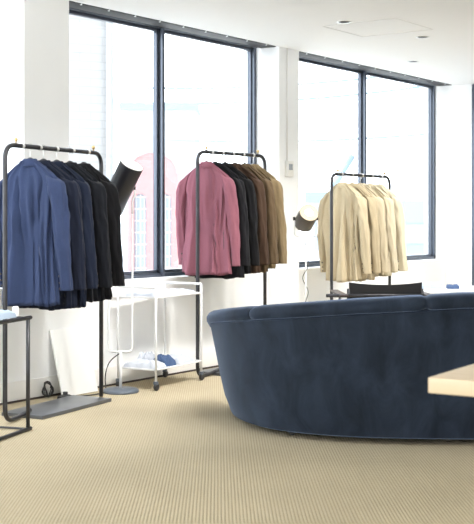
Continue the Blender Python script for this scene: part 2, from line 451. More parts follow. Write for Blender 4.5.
# street lamp with a slanting arm in the right window
sl = thing('street_lamp', 'street lamp with slanting arm outside the right window', 'street lamp', frame_at(2.50, 30))
arm0 = Vector((0,0,0)); e1 = W(3.2, 30)-W(2.50, 30)
MB().tube([(0,0,0),(0,0,5.2)], .05).build('pole', M['facade_blue'], sl, smooth=True)
MB().tube([Vector((0,0,5.15)), Vector((e1.x*.75, e1.y*.75, 6.0))], .09).build('arm', M['facade_blue'], sl, smooth=True)

# ------------------------------------------------------------------ garment racks
def make_rack(name, label, near, far, H, flip=1):
    near = Vector((near[0], near[1], 0)); far = Vector((far[0], far[1], 0)); L = (far-near).length
    rz = math.atan2(far.y-near.y, far.x-near.x)
    t = thing(name, label, 'clothes rack', near, rz, 'clothes racks')
    r = .0135; top = H-r; pl = .022
    pts = [(.30,.05,pl+r), (.17,.03,r+.004), (0,0,r+.004), (0,0,top), (L-.03,0,top), (L-.03,0,pl)]
    MB().tube(fillet(pts, .085, 9), r, 12).build('hoop', M['black_steel'], t, smooth=True)
    MB().box((.5975, .055, pl/2), (.735, .295, pl)).build('base_plate', M['plate_steel'], t, bevel=.003)
    for x in (.10, L-.12):
        MB().lathe([(0,.0),(.006,.0),(.005,.010),(.010,.014),(.012,.022),(.009,.030),(0,.033)], 12, (x,0,H-.002)).build('finial', M['brass'], t, smooth=True)
    for k in range(5):
        x = .16 + (L-.34)*k/4
        MB().lathe([(r+.0012,-.010),(r+.003,-.007),(r+.003,.007),(r+.0012,.010)], 16, (x,0,top), Matrix.Rotation(PI/2,3,'Y')).build('spacer_ring', M['silver'], t, smooth=True)
    return t, near, (far-near).normalized(), L, H

R1 = make_rack('clothes_rack', 'black tubular steel rack holding navy and black jackets', (4.4866,4.8051), (5.49,4.972), 1.586)
R2 = make_rack('clothes_rack', 'black tubular steel rack holding rose, black and brown jackets', W(-.283,8.27)[:2], W(.235,8.93)[:2], 1.653)
R3 = make_rack('clothes_rack', 'black tubular steel rack holding cream jackets', W(.775,9.43)[:2], W(1.375,10.25)[:2], 1.537)

# ------------------------------------------------------------------ jackets
def sgnpow(c, p): return math.copysign(abs(c)**p, c)
def lerpt(tab, x):
    for (a, b), (c, d) in zip(tab[:-1], tab[1:]):
        if a >= x >= c: 
            t = (a-x)/(a-c); t = t*t*(3-2*t) if False else t
            return b+(d-b)*t
    return tab[-1][1] if x < tab[-1][0] else tab[0][1]
WID = [(.0,.058),(-.015,.080),(-.040,.125),(-.065,.168),(-.088,.205),(-.105,.222),(-.13,.230),(-.18,.232),(-.30,.222),(-.45,.205),(-.62,.215),(-.90,.238)]
DEP = [(.0,.045),(-.02,.052),(-.05,.055),(-.10,.062),(-.20,.078),(-.45,.070),(-.65,.082),(-.90,.095)]
def torso_pt(a, z, sd, squash=1.0, fold=1.0):
    w = lerpt(WID, z); d = lerpt(DEP, z)*squash
    x = w*sgnpow(math.cos(a), .85); y = d*sgnpow(math.sin(a), .9)
    g = max(0, min(1, (-z-.08)/.6))
    n = noise.noise(Vector((math.cos(a)*1.6+sd, math.sin(a)*1.6, z*1.3)))
    n2 = noise.noise(Vector((math.cos(a)*5+sd*3, math.sin(a)*5, z*1.1+7)))
    n3 = noise.noise(Vector((x*9+sd, y*4, z*6+x*8)))
    rg = 1-2*abs(noise.noise(Vector((math.cos(a)*2.6+sd*2, math.sin(a)*1.5, z*.9+x*1.5))))
    off = fold*(.036*n*(.45+g) + .032*n2*(.40+g) + .012*n3*min(1, g*4+.2) - .055*max(0, rg-.70)/.28*min(1, g*3+.15))
    if math.sin(a) < 0:
        off -= .005*math.exp(-(x/.007)**2)*min(1, -z*12)
        for s in (-1, 1):
            off -= .016*math.exp(-((x-s*.155)/.010)**2)*max(0, min(1, (-z-.52)/.12))
            off -= .004*math.exp(-((x-s*(.10+.09*g))/.008)**2)*max(0, min(1, (-z-.2)/.1))
    k = Vector((x/w, y/d*1.0, 0)); 
    if k.length: k.normalize()
    if math.sin(a) < 0: oy = max(off*1.25+.006*g, -.42*d)      # the back of the cloth keeps clear of the front
    else: oy = max(off*min(1, squash*squash*1.5), -.35*d)
    return Vector((x + k.x*off, y + k.y*oy, z))
def make_jacket(label, m, sd, length=.80, group=None, squash=1.0, lining=None, vent=True, spread=1.0):
    t = thing('suit_jacket', label, 'jacket', group=group)
    N = 112
    zs = [0,-.006,-.015,-.025,-.035,-.045,-.055,-.065,-.075,-.088,-.10,-.125] + [-.15-.025*k for k in range(int((length-.15)/.025)+1)]
    rs = []
    for i, z in enumerate(zs):
        ring = []
        for k in range(N):
            a = 2*PI*k/N
            p = torso_pt(a, z, sd, squash)
            if i >= len(zs)-8:
                q = (i-(len(zs)-9))/8
                p.z += q*(.012*noise.noise(Vector((math.cos(a)*2+sd, math.sin(a)*2, 5))) + .010*math.sin(a))
            ring.append(p)
        rs.append(ring)
    mb = MB(); mb.rings(rs, True, False, False)
    # turned-up hem
    inner = [[Vector((p.x*.965, p.y*.90, p.z+dz)) for p in rs[-1]] for dz in (.001, .03)]
    mb.rings([rs[-1]]+inner, True, False, False)
    mb.build('body', m, t, smooth=True)
    li = MB(); rr = []
    for i in range(len(zs)-1, len(zs)-16, -1):
        rr.append([Vector((p.x*.93, p.y*.78, p.z+.012)) for p in rs[i]])
    li.rings(rr, True, False, False).build('lining', M['lining'], t, smooth=True)
    # collar folded over at the neck
    cr = []
    for (sx, sy, z) in ((.040,.034,-.012),(.042,.038,.004),(.046,.044,.012),(.054,.052,.010),(.070,.060,-.008),(.090,.068,-.034),(.087,.062,-.036)):
        ring = []
        for k in range(48):
            a = 2*PI*k/48; dz = 0
            if math.sin(a) > 0: dz = -.03*math.sin(a)      # dips at the front
            ring.append(Vector((sx*math.cos(a), sy*math.sin(a)*squash*.95, z+dz)))
        cr.append(ring)
    MB().rings(cr, True, False, False).build('collar', m, t, smooth=True)
    # lapels and front edge on the far side
    def front(x, z, e=.007):
        w = lerpt(WID, z); c = max(-1, min(1, x/w)); a = math.acos(math.copysign(abs(c)**(1/.85), c))
        p = torso_pt(a, z, sd, squash); return Vector((p.x, p.y+e, p.z))
    for s in (-1, 1):
        g = []
        for i in range(13):
            q = i/12; z = -.03-.40*q; x0 = s*(.075*(1-q)+.004); wd = (.03+.075*math.sin(min(1, q*1.35)*PI*.5))*(1-q**3)+.003
            g.append([front(x0+s*wd*j/3*(1 if j else 1), z, .012-.004*(j==3)) for j in range(4)])
        vs = [p for r in g for p in r]; fs = [(i*4+j, i*4+j+1, (i+1)*4+j+1, (i+1)*4+j) for i in range(12) for j in range(3)]
        lo = MB().add(vs, fs).build('lapel', m, t, smooth=True)
        sm = lo.modifiers.new('s', 'SOLIDIFY'); sm.thickness = .004
    for k in range(2):
        p = front(.012, -.45-.11*k, .004)
        MB().lathe([(0,.005),(.009,.005),(.011,.002),(.011,-.003)], 12, p, Matrix.Rotation(-PI/2,3,'X')).build('button', M['button'], t, smooth=True)
    for s in (-1, 1):
        vs = [front(s*(.075+.13*i/5), -.56-.05*j, .008) for j in range(2) for i in range(6)]
        po = MB().add(vs, [(i, i+1, i+7, i+6) for i in range(5)]).build('pocket_flap', m, t, smooth=True)
        po.modifiers.new('s', 'SOLIDIFY').thickness = .004
    # sleeves
    for s in (-1, 1):
        path = [((.155,.0,-.080),.016,.028),((.183,.0,-.098),.034,.050),((.203,.0,-.122),.044,.062),((.218,-.002,-.155),.048,.068),((.230,-.004,-.205),.049,.068),
                ((.240,-.004,-.28),.047,.064),((.248,.0,-.36),.047,.061),((.252,.006,-.45),.045,.058),((.255,.016,-.56),.042,.054),((.256,.028,-.66),.040,.051),((.256,.036,-.742),.039,.050)]
        P = [Vector((s*a[0]*(1 if a[0] < .2 else spread), a[1], a[2])) for a, _, _ in path]
        dn = 5; rings = []; nS = 36
        tot = (len(path)-1)*dn
        for i in range(tot+1):
            u = i/dn; k = min(int(u), len(path)-2); f = u-k
            p0 = P[max(k-1,0)]; p1 = P[k]; p2 = P[k+1]; p3 = P[min(k+2, len(P)-1)]
            c = .5*((2*p1)+(p2-p0)*f+(2*p0-5*p1+4*p2-p3)*f*f+(-p0+3*p1-3*p2+p3)*f**3)
            rx = path[k][1]*(1-f)+path[k+1][1]*f; ry = (path[k][2]*(1-f)+path[k+1][2]*f)*min(1, .35+.65*squash)
            ring = []
            for j in range(nS):
                a = 2*PI*j/nS
                n = noise.noise(Vector((math.cos(a)*1.8+sd*5+s*9, math.sin(a)*1.8, c.z*5)))
                n2 = noise.noise(Vector((math.cos(a)*3+sd*2+s*3, math.sin(a)*3, c.z*16+a*.8)))
                q = min(1, i/12)
                e = 1 + q*(.26*n + .16*n2)
                # tilt the ring with the arm near the shoulder
                zt = (1-q)*(-.0)*math.cos(a)
                ring.append(Vector((c.x+rx*math.cos(a)*e, c.y+ry*math.sin(a)*e, c.z+zt + (.02*(1-q))*(-s*math.cos(a)))))
            rings.append(ring)
        last = rings[-1]; cc = sum(last, Vector())/nS
        rings.append([cc+(p-cc)*.88 for p in last]); rings.append([cc+(p-cc)*.86+Vector((0,0,.05)) for p in last])
        sl = MB().rings(rings, True, True, True).build('sleeve', m, t, smooth=True)
        for k in range(3):
            zc = -.715+.022*k; 
            rg = rings[tot-1-k*2]; pb = rg[int(nS*(.68 if s > 0 else .82))]
            dr = (Vector((pb.x, pb.y, 0))-Vector((cc.x, cc.y, 0))).normalized()
            rot = Vector((0,0,1)).rotation_difference(dr).to_matrix()
            MB().lathe([(0,.004),(.005,.004),(.0065,.002),(.0065,-.003)], 10, pb, rot).build('cuff_button', M['button'], sl, smooth=True)
    return t
def make_hanger(label, group):
    # hook on the bar, curved wooden shoulders; origin at the bar's centre
    t = thing('coat_hanger', label, 'hanger', group=group)
    hk = [(0,0,-.095),(0,0,-.036)]
    R = .0185
    for k in range(12):
        a = -PI/2 + PI*1.22*k/11
        hk.append((R*math.cos(a)*0, R*math.cos(a), R*math.sin(a)))
    MB().tube(hk, .0022, 8).build('hook', M['silver'], t, smooth=True)
    pts = []; rad = []
    for k in range(-10, 11):
        u = k/10; x = .145*u; z = -.112-.058*abs(u)**1.4
        pts.append((x, .0, z)); rad.append(.011-.003*abs(u))
    MB().tube(pts, rad, 10).build('shoulder_bar', M['hanger'], t, smooth=True)
    MB().lathe([(0,-.115),(.026,-.110),(.027,-.085),(.020,-.070),(.008,-.063),(0,-.062)], 16).build('neck_block', M['hanger'], t, smooth=True)
    return t

def hang(rack, items, lat, group, sq=.8, wx=1):
    t, near, u, L, H = rack
    rz = math.atan2(lat.y, lat.x)
    for i, (s, label, m, length, drop, dr) in enumerate(items):
        p = near+u*s
        j = make_jacket(label, m, 3.1+i*1.7+len(label)*.13, length, group, squash=sq)
        j.location = (p.x, p.y, H-.0135-drop); j.rotation_euler = (0,0,rz+math.radians(dr))
        words = label.split(' ')
        j.scale.x = wx
        h = make_hanger('dark hanger inside the '+label.replace('suit jacket', 'jacket').replace(' by the lamp', ''), 'coat hangers')
        h.location = (p.x, p.y, H-.0135); h.rotation_euler = (0,0,rz+math.radians(dr))

lat1 = W(.80,-.60)-W(0,0); lat2 = W(.84,-.54)-W(0,0); lat3 = W(.72,-.69)-W(0,0)
navy = wool('navy_wool', (.027,.041,.094,1), .24); navy2 = wool('dark_navy_wool', (.007,.010,.022,1)); navy3 = wool('midnight_wool', (.007,.011,.025,1))
nb = wool('blue_black_wool', (.004,.005,.008,1)); blk = wool('black_wool', (.003,.003,.004,1))
hang(R1, [
    (.235, 'bright navy suit jacket hanging nearest the camera on the left rack', navy, .845, .082, 0),
    (.365, 'dark navy suit jacket hanging just behind the bright navy one', navy2, .86, .085, 2),
    (.500, 'midnight blue suit jacket hanging in the middle of the left rack', navy3, .86, .085, -2),
    (.640, 'blue-black suit jacket hanging fourth from the near end, left rack', nb, .85, .086, 1),
    (.790, 'black suit jacket hanging at the far end of the left rack by the lamp', blk, .83, .086, 0)], lat1, 'navy and black suit jackets', .63)
rose = wool('rose_wool', (.25,.095,.125,1)); char = wool('charcoal_wool', (.009,.009,.011,1)); blk2 = wool('soft_black_wool', (.005,.005,.006,1))
brn = wool('dark_brown_wool', (.055,.031,.019,1)); olv = wool('olive_brown_wool', (.105,.070,.038,1)); cam_ = wool('camel_wool', (.205,.15,.082,1))
hang(R2, [
    (.10, 'dusty rose suit jacket hanging nearest the camera on the middle rack', rose, .81, .082, -2),
    (.20, 'charcoal suit jacket hanging directly behind the rose one', char, .83, .085, 0),
    (.315, 'soft black suit jacket hanging between the charcoal and brown ones', blk2, .82, .085, -1),
    (.43, 'dark brown suit jacket hanging on the middle rack', brn, .80, .082, 0),
    (.55, 'olive brown suit jacket hanging beside the camel one', olv, .80, .082, -1),
    (.66, 'camel suit jacket hanging at the far end of the middle rack', cam_, .79, .082, 1)], lat2, 'rose to camel suit jackets', .50, .92)
cr = [wool('cream_wool', (.49,.41,.275,1), .06), wool('sand_wool', (.44,.365,.24,1), .06), wool('cream_wool_fine', (.52,.445,.31,1), .06), wool('ivory_wool', (.57,.50,.36,1), .06), wool('pale_ivory_wool', (.60,.54,.40,1), .06)]
hang(R3, [
    (.18, 'cream suit jacket hanging nearest the camera on the right rack', cr[0], .80, .080, 0),
    (.335, 'sand coloured suit jacket hanging second on the right rack', cr[1], .80, .080, 1),
    (.47, 'cream suit jacket hanging in the middle of the right rack', cr[2], .78, .080, 0),
    (.63, 'ivory suit jacket hanging fourth on the right rack', cr[3], .78, .080, 1),
    (.80, 'pale ivory suit jacket hanging at the far end of the right rack', cr[4], .77, .080, 0)], lat3, 'cream suit jackets', .60, .88)

# ------------------------------------------------------------------ floor lamps
def make_lamp(label, base, pz, head_dir, lean, rz, cat='floor lamp', sr=.082, slen=.37, lit=False, cable_wrap=False, hx=None, single=False):
    t = thing('floor_lamp', label, cat, base, rz, 'studio floor lamps')
    MB().lathe([(0,0),(.118,0),(.122,.006),(.120,.016),(.110,.024),(.02,.030),(0,.030)], 40).build('base', M['lamp_base'], t, smooth='auto')
    MB().tube([(0,0,.028),(0,0,.28 if not single else pz-.14)], .010 if not single else .006, 12).build('stem', M['white_metal'], t, smooth=True)
    hw = hx or .078
    if not single: MB().tube(fillet([(-hw,0,pz-.16),(-hw,0,.27),(hw,0,.27),(hw,0,pz-.16)], .03), .0065, 10).build('tube_loop', M['white_metal'], t, smooth=True)
    # yoke, from the loop's tips to both sides of the shade
    dirv = Vector(head_dir).normalized()
    if single: MB().tube(fillet([(-sr-.012,0,pz),(-sr-.012,0,pz-.14),(sr+.012,0,pz-.14),(sr+.012,0,pz)], .03), .006, 8).build('yoke', M['white_metal'], t, smooth=True)
    for s in (-1, 1):
        if not single: MB().tube(fillet([(s*hw,0,pz-.17),(s*hw,0,pz-.08),(s*(sr+.012),0,pz-.05),(s*(sr+.012),0,pz)], .02), .0075, 8).build('yoke_arm', M['white_metal'], t, smooth=True)
        MB().lathe([(0,-.012),(.014,-.012),(.014,.006),(0,.006)], 14, (s*(sr+.012),0,pz), Matrix.Rotation(PI/2,3,'Y')).build('knob', M['rubber'], t, smooth='auto')
    rot = Vector((0,0,1)).rotation_difference(dirv).to_matrix()
    o = Vector((0,0,pz)); h = slen/2
    outer = [(.0,-h-.004),(.03,-h-.004),(sr-.01,-h),(sr,-h+.012),(sr,h),(sr-.003,h)]
    sh = MB().lathe(outer, 44, o, rot); so = sh.build('shade', M['bronze' if single else 'lamp_black'], t, smooth='auto')
    MB().lathe([(sr-.003,h+.0005),(sr-.004,h-.01),(sr-.005,-h+.03),(.03,-h+.012),(0,-h+.012)], 44, o, rot).build('reflector', M['lamp_cream' if single else 'lamp_white'], so, smooth='auto')
    MB().lathe([(0,-h+.01),(.018,-h+.01),(.018,-h+.08),(.02,-h+.09),(.036,-h+.14),(.034,-h+.17),(.02,-h+.19),(0,-h+.195)], 20, o, rot).build('bulb', M['bulb'] if lit else M['lamp_white'], so, smooth=True)
    if cable_wrap:
        pts = []
        for k in range(90):
            z = .10+(pz-.26)*k/89; a = k*.27
            pts.append(((-hw if not single else 0)+.016*math.cos(a)*(1.2+.4*math.sin(k*.13)), .016*math.sin(a), z))
        MB().tube(pts, .003, 6).build('cord', M['cable'], t, smooth=True)
    return t
b1 = W(-.775, 7.66)
# local y of the lamp follows the viewing direction, so x is screen right
make_lamp('tall floor lamp with tilted black cylinder shade behind the dark jackets', b1, 1.36, (.44,-.36,.84), 0, YAW, lit=True)
us_ = bpy.data.lights.new('tall_lamp_glow', 'SPOT'); us_.energy = 1500; us_.color = (1,.97,.92); us_.shadow_soft_size = .05; us_.spot_size = math.radians(150); us_.spot_blend = 1
uo = bpy.data.objects.new('tall_lamp_glow', us_); C.objects.link(uo); dv = (W(.44,-.36)-W(0,0))+Vector((0,0,.84)); uo.location = b1+Vector((0,0,1.36))+dv*.12; uo.rotation_euler = Vector((0,0,-1)).rotation_difference(dv).to_euler()
b2 = W(.545, 9.10)
make_lamp('lit floor lamp with small round spot shade between middle and right racks', b2, 1.155, (.24,-.80,.55), 0, YAW, sr=.078, slen=.17, lit=True, cable_wrap=True, single=True)
ls = bpy.data.lights.new('lamp_glow', 'POINT'); ls.energy = .8; ls.color = (1,.85,.62); ls.shadow_soft_size = .03
lo = bpy.data.objects.new('lamp_glow', ls); C.objects.link(lo); lo.location = W(.545,9.10,1.155)+(W(.24,-.80,.55)-W(0,0))*.05

# ------------------------------------------------------------------ white trolley
FR = Vector((5.957,4.926,0)); RR = Vector((6.535,4.985,0))
ax = (RR-FR).normalized(); Lc = (RR-FR).length; ay = Vector((-ax.y, ax.x, 0)); Dc = .31
tr = thing('serving_trolley', 'white wire two-tier trolley between the left and middle racks', 'trolley', FR, math.atan2(ax.y, ax.x))
r = .0085; zt, zb = .62, .135
for (x, y, hh) in ((0,0,.69),(Lc,0,.69),(0,Dc,.69),(Lc,Dc,.69)):
    MB().tube([(x,y,.06),(x,y,hh)], r, 10).build('post', M['white_metal'], tr, smooth=True)
    c = MB().box((x,y,.052), (.022,.03,.022)).build('caster', M['lamp_base'], tr, bevel=.003)
    MB().lathe([(0,-.010),(.022,-.010),(.026,-.006),(.026,.006),(.022,.010),(0,.010)], 18, (x+.006,y,.0262), Matrix.Rotation(PI/2,3,'X')).build('wheel', M['rubber'], c, smooth='auto')
for z in (zt, zb):
    s = MB().box((Lc/2,Dc/2,z), (Lc-.01,Dc-.01,.006)).build('shelf', M['white_metal'], tr)
    MB().tube([(0,0,z+.004),(Lc,0,z+.004),(Lc,Dc,z+.004),(0,Dc,z+.004)], .007, 8, loop=True).build('shelf_rim', M['white_metal'], s, smooth='auto')
MB().tube([(Lc,0,.69),(Lc,Dc,.69),(0,Dc,.69),(0,0,.69)], r, 10).build('handle_rail', M['white_metal'], tr, smooth='auto')

def crumple(name, label, cat, loc, rz, w, d, h, m, seed, group=None, amp=1.0, band=None):
    # a folded, slightly rumpled piece of cloth or paper: closed soft slab
    nx, ny = 26, 20; top = []; bot = []
    for j in range(ny+1):
        for i in range(nx+1):
            u = i/nx*2-1; v = j/ny*2-1
            e = (1-abs(u)**6)*(1-abs(v)**6)
            n = noise.noise(Vector((u*2+seed, v*2, 0)))*.35+noise.noise(Vector((u*5+seed, v*5, 3)))*.2
            edge = 1+.05*noise.noise(Vector((u*1.5, v*1.5, seed)))
            z = h*e**.4*(.8+amp*n)
            top.append(Vector((u*w/2*edge, v*d/2*edge, max(.0015, z+.001))))
            bot.append(Vector((u*w/2*edge*.985, v*d/2*edge*.985, 0)))
    q = nx+1; n0 = q*(ny+1); fs = []
    for j in range(ny):
        for i in range(nx):
            a = j*q+i; fs.append((a,a+1,a+q+1,a+q)); fs.append((n0+a,n0+a+q,n0+a+q+1,n0+a+1))
    for i in range(nx):
        fs.append((i+n0,i+1+n0,i+1,i)); a = ny*q+i; fs.append((a,a+1,a+1+n0,a+n0))
    for j in range(ny):
        a = j*q; fs.append((a,a+q,a+q+n0,a+n0)); a = j*q+nx; fs.append((a+n0,a+q+n0,a+q,a))
    o = MB().add(top+bot, fs).build(name, m, smooth='auto')
    o.location = loc; o.rotation_euler = (0,0,rz)
    return tag(o, label, cat, group)
arz = math.atan2(ax.y, ax.x)
def on_cart(x, y, z): return FR+ax*x+ay*y+Vector((0,0,z))
g1 = 'folded garments on the trolley'
crumple('folded_shirt', 'white folded shirt at the left of the trolley top shelf', 'shirt', on_cart(.13,.15,zt+.0045), arz, .22,.26,.035, M['shirt_white'], 1, g1)
crumple('folded_shirt', 'white folded shirt in the middle of the trolley top shelf', 'shirt', on_cart(.31,.13,zt+.0045), arz+.1, .14,.22,.045, M['shirt_white'], 5, g1)
crumple('folded_shirt', 'white folded shirt at the right of the trolley top shelf', 'shirt', on_cart(.475,.15,zt+.0045), arz-.05, .17,.25,.03, M['shirt_white'], 9, g1)
crumple('folded_shirt', 'white rumpled shirt at the left of the trolley bottom shelf', 'shirt', on_cart(.10,.16,zb+.0045), arz, .17,.25,.05, M['shirt_white'], 12, g1)
crumple('folded_shirt', 'blue rumpled shirt in the middle of the trolley bottom shelf', 'shirt', on_cart(.245,.10,zb+.0045), arz-.2, .11,.15,.075, M['shirt_blue'], 15, g1)
crumple('folded_shirt', 'white rumpled shirt behind the blue one, trolley bottom shelf', 'shirt', on_cart(.26,.245,zb+.0045), arz, .13,.10,.085, M['shirt_white'], 17, g1)
crumple('folded_shirt', 'white rumpled shirt at the right of the trolley bottom shelf', 'shirt', on_cart(.44,.15,zb+.0045), arz+.1, .22,.22,.05, M['shirt_white'], 21, g1)

# ------------------------------------------------------------------ things by the wall
bw_, bh_, bt_ = .335, .44, .012
t = MB(); t.box((0,0,bh_/2), (bw_, bt_, bh_)); o = t.build('white_panel', M['board'], bevel=.002)
o.location = (5.545, 5.228, .003); o.rotation_euler = (-math.asin(.115/bh_), 0, 0)
tag(o, 'plain white board leaning against the wall behind the left rack', 'board')
ad = thing('power_adapter', 'black round power adapter on the floor in front of the white board', 'adapter', (5.36,5.185,0), 0)
MB().lathe([(0,0),(.05,0),(.053,.006),(.050,.018),(.03,.026),(0,.027)], 24).build('housing', M['rubber'], ad, smooth='auto')
MB().lathe([(0,.026),(.016,.026),(.016,.045),(0,.046)], 14).build('plug', M['rubber'], ad, smooth='auto')
pts = []
for k in range(70):
    a = k*.42; rr = .045+.006*math.sin(k*1.3)
    pts.append((5.32+.006*math.sin(k*.9)+rr*.75*math.cos(a), 5.30+.012*math.cos(k*.37)-.10*0, .058+rr*math.sin(a)))
tag(MB().tube(pts, .004, 6).build('cable_coil', M['cable'], smooth=True), 'coil of black cable by the skirting left of the white board', 'cable')
cp = [Vector((5.41,5.18,.006)), Vector((5.58,5.13,.006)), Vector((5.70,5.14,.006)), Vector((5.74,5.18,.02)), Vector((5.78,5.22,.10)), Vector((5.80,5.20,.19)), Vector((5.80,5.10,.262))]
cc = []
for i in range(len(cp)-1):
    p0 = cp[max(i-1,0)]; p1 = cp[i]; p2 = cp[i+1]; p3 = cp[min(i+2,len(cp)-1)]
    for k in range(8):
        f = k/8; cc.append(.5*((2*p1)+(p2-p0)*f+(2*p0-5*p1+4*p2-p3)*f*f+(-p0+3*p1-3*p2+p3)*f**3))
cc.append(cp[-1])
tag(MB().tube(cc, .004, 6).build('power_cable', M['cable'], smooth=True), 'black power cable rising from the floor to the tall lamp stand', 'cable')

# small black tube table at the left
PT = Vector((4.433,4.568,0)); d1 = (Vector((4.1495,4.4817,0))-PT).normalized(); d2 = Vector((-d1.y, d1.x, 0))
if d2.dot(Vector((4.398,4.617,0))-PT) < 0: d2 = -d2
st = thing('side_table', 'low black tube side table at the left edge of the view', 'table', PT, 0)
th = .62; S1 = .50; S2 = .42; r = .011
def q(a, b, z): return d1*a+d2*b+Vector((0,0,z))
for (a, b) in ((0,0),(S1,0),(0,S2),(S1,S2)): MB().tube([q(a,b,r),q(a,b,th)], r, 10).build('leg', M['black_steel'], st, smooth=True)
for z in (r, th-.004):
    fr = MB()
    for (a, b) in (((0-.03),0),((0-.03),S2)): fr.tube([q(a,b,z),q(S1+.03,b,z)], r, 10)
    for a in (0, S1): fr.tube([q(a,-.0,z),q(a,S2,z)], r*.6, 8)
    fr.build('top_frame' if z > .3 else 'foot_frame', M['black_steel'], st, smooth='auto')
e = [q(.02,.015,th+.0), q(S1-.02,.015,th), q(S1-.02,S2-.015,th), q(.02,S2-.015,th)]
MB().add([v+Vector((0,0,dz)) for dz in (-.003,.003) for v in e], [(3,2,1,0),(4,5,6,7),(0,1,5,4),(1,2,6,5),(2,3,7,6),(3,0,4,7)]).build('table_top', M['glass'], st)
crumple('folded_shirt', 'pale blue folded cloth on the black tube side table', 'cloth', PT+q(.16,.13,th+.0035), math.atan2(d1.y,d1.x), .20,.20,.045, M['shirt_pale'], 31)
o = MB().box((0,0,.03), (.028,.028,.055)).build('ornament', M['board'], bevel=.008)
o.location = PT+q(.045,.05,th+.0035); tag(o, 'small white object standing on the corner of the black side table', 'ornament')

# ------------------------------------------------------------------ the curved sofa
SA, SB, SN = 1.40, 1.12, 3.0
sofa = thing('curved_sofa', 'large curved navy velvet sofa seen from behind', 'sofa', W(1.35,6.95), YAW)
def sofa_curve(u):
    # u in 0..1 from the left arm's front round the back to the right arm's front
    ext = .10
    a = PI + PI*((u*1.24)-.12)
    if a < PI: k = (PI-a)/(PI*.12); return Vector((-SA, ext*k)), Vector((-1,0))
    if a > 2*PI: k = (a-2*PI)/(PI*.12); return Vector((SA, ext*k)), Vector((1,0))
    c, s = math.cos(a), math.sin(a)
    x = SA*sgnpow(c, 2/SN); y = SB*sgnpow(s, 2/SN)
    n = Vector((sgnpow(x/SA, SN-1)/SA, sgnpow(y/SB, SN-1)/SB)); n.normalize()
    return Vector((x, y)), n
def sofa_h(d):
    # height of the back, d metres along it from the nearer arm front
    T = [(0,.555),(.12,.575),(.45,.632),(.75,.668),(1.1,.712),(1.5,.752),(2.0,.785),(2.4,.795),(9,.795)]
    for (a, b), (c, e) in zip(T[:-1], T[1:]):
        if d <= c: return b+(e-b)*(d-a)/(c-a)
    return T[-1][1]
US = 180
pts = [sofa_curve(k/US) for k in range(US+1)]
# even spacing
cum = [0]
for a, b in zip(pts[:-1], pts[1:]): cum.append(cum[-1]+(b[0]-a[0]).length)
def at_len(l):
    for i in range(len(cum)-1):
        if cum[i+1] >= l:
            f = (l-cum[i])/max(1e-9, cum[i+1]-cum[i]); return pts[i][0].lerp(pts[i+1][0], f), pts[i][1].lerp(pts[i+1][1], f).normalized()
    return pts[-1]
NS = 200; TL = cum[-1]
curve = [at_len(TL*k/NS) for k in range(NS+1)]
def profile(h, kind):
    zr = h-.080                     # where the roll starts
    fl = lambda z: .135*max(0, (z-.03)/.64)**.9
    if kind == 'shell':
        P = [(-.10,.040),(-.03,.032),(-.008,.040),(.002,.070)]
        for k in range(1, 9): z = .070+(zr-.070)*k/8; P.append((fl(z), z))
        P += [(fl(zr)-.012, zr+.010), (fl(zr)-.05, zr+.012), (fl(zr)-.15, zr+.008), (fl(zr)-.165, zr-.01), (-.05,.40), (-.10,.20), (-.12,.06)]
        return P
    P = []; c = fl(zr)
    out = [(c-.010,zr+.006),(c+.010,zr+.010),(c+.022,zr+.028),(c+.022,zr+.048),(c+.012,zr+.066),(c-.010,zr+.077),(c-.045,zr+.082),(c-.09,zr+.082),(c-.14,zr+.074),(c-.168,zr+.055),(c-.176,zr+.03),(c-.168,zr+.006),(c-.12,zr+.004)]
    return out
def sweep(i0, i1, kind, seamed=False):
    rs = []
    for i in range(i0, i1+1):
        p, n = curve[i]; dd = TL*i/NS; h = sofa_h(min(dd, TL-dd))
        e = 1.0
        ring = []
        pr = profile(h, kind)
        if seamed:
            d_ = min(i-i0, i1-i); e = [.74,.95][d_] if d_ < 2 else 1
        cx = sum(a for a, _ in pr)/len(pr); cz = sum(b for _, b in pr)/len(pr)
        for o, z in pr:
            o = cx+(o-cx)*e; z = cz+(z-cz)*e
            w = .004*noise.noise(Vector((p.x*3, p.y*3, z*4)))
            ring.append(Vector((p.x+n.x*(o+w), p.y+n.y*(o+w), z)))
        rs.append(ring)
    return MB().rings(rs, True, True, True)
sweep(0, NS, 'shell').build('backrest', M['velvet'], sofa, smooth='auto')
def idx_for(x, left=True):
    return min(range(NS//2) if left else range(NS//2, NS+1), key=lambda i: abs(curve[i][0].x-x))
cuts = [0, idx_for(-1.20), idx_for(-.40), idx_for(.40, False), idx_for(1.20, False), NS]
for a, b in zip(cuts[:-1], cuts[1:]):
    sweep(a, b, 'roll', True).build('back_roll', M['velvet'], sofa, smooth='auto')
# seat
sc = []
for (k, z) in ((.985,.06),(.985,.30),(.97,.33),(.93,.36),(.80,.375),(.4,.38)):
    sc.append([Vector((p.x*k*.915, (p.y-.2)*k*.90+.2, z)) for p, n in curve])
sm = MB(); sm.rings(sc, True, True, True); sm.build('seat', M['velvet'], sofa, smooth='auto')
for (x, y) in ((-1.055,-.80),(.17,-1.03),(1.02,-.75),(-1.25,.45),(1.25,.45),(0,.45)):
    c = MB().box((x,y,.048), (.028,.04,.030)).build('foot', M['lamp_base'], sofa, bevel=.004)
    MB().lathe([(0,-.014),(.018,-.014),(.0225,-.009),(.0225,.009),(.018,.014),(0,.014)], 20, (x,y-.004,.0228), Matrix.Rotation(PI/2,3,'X')).build('wheel', M['rubber'], c, smooth='auto')
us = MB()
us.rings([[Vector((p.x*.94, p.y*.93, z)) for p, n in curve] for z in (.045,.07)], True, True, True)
us.build('underside', M['lining'], sofa)

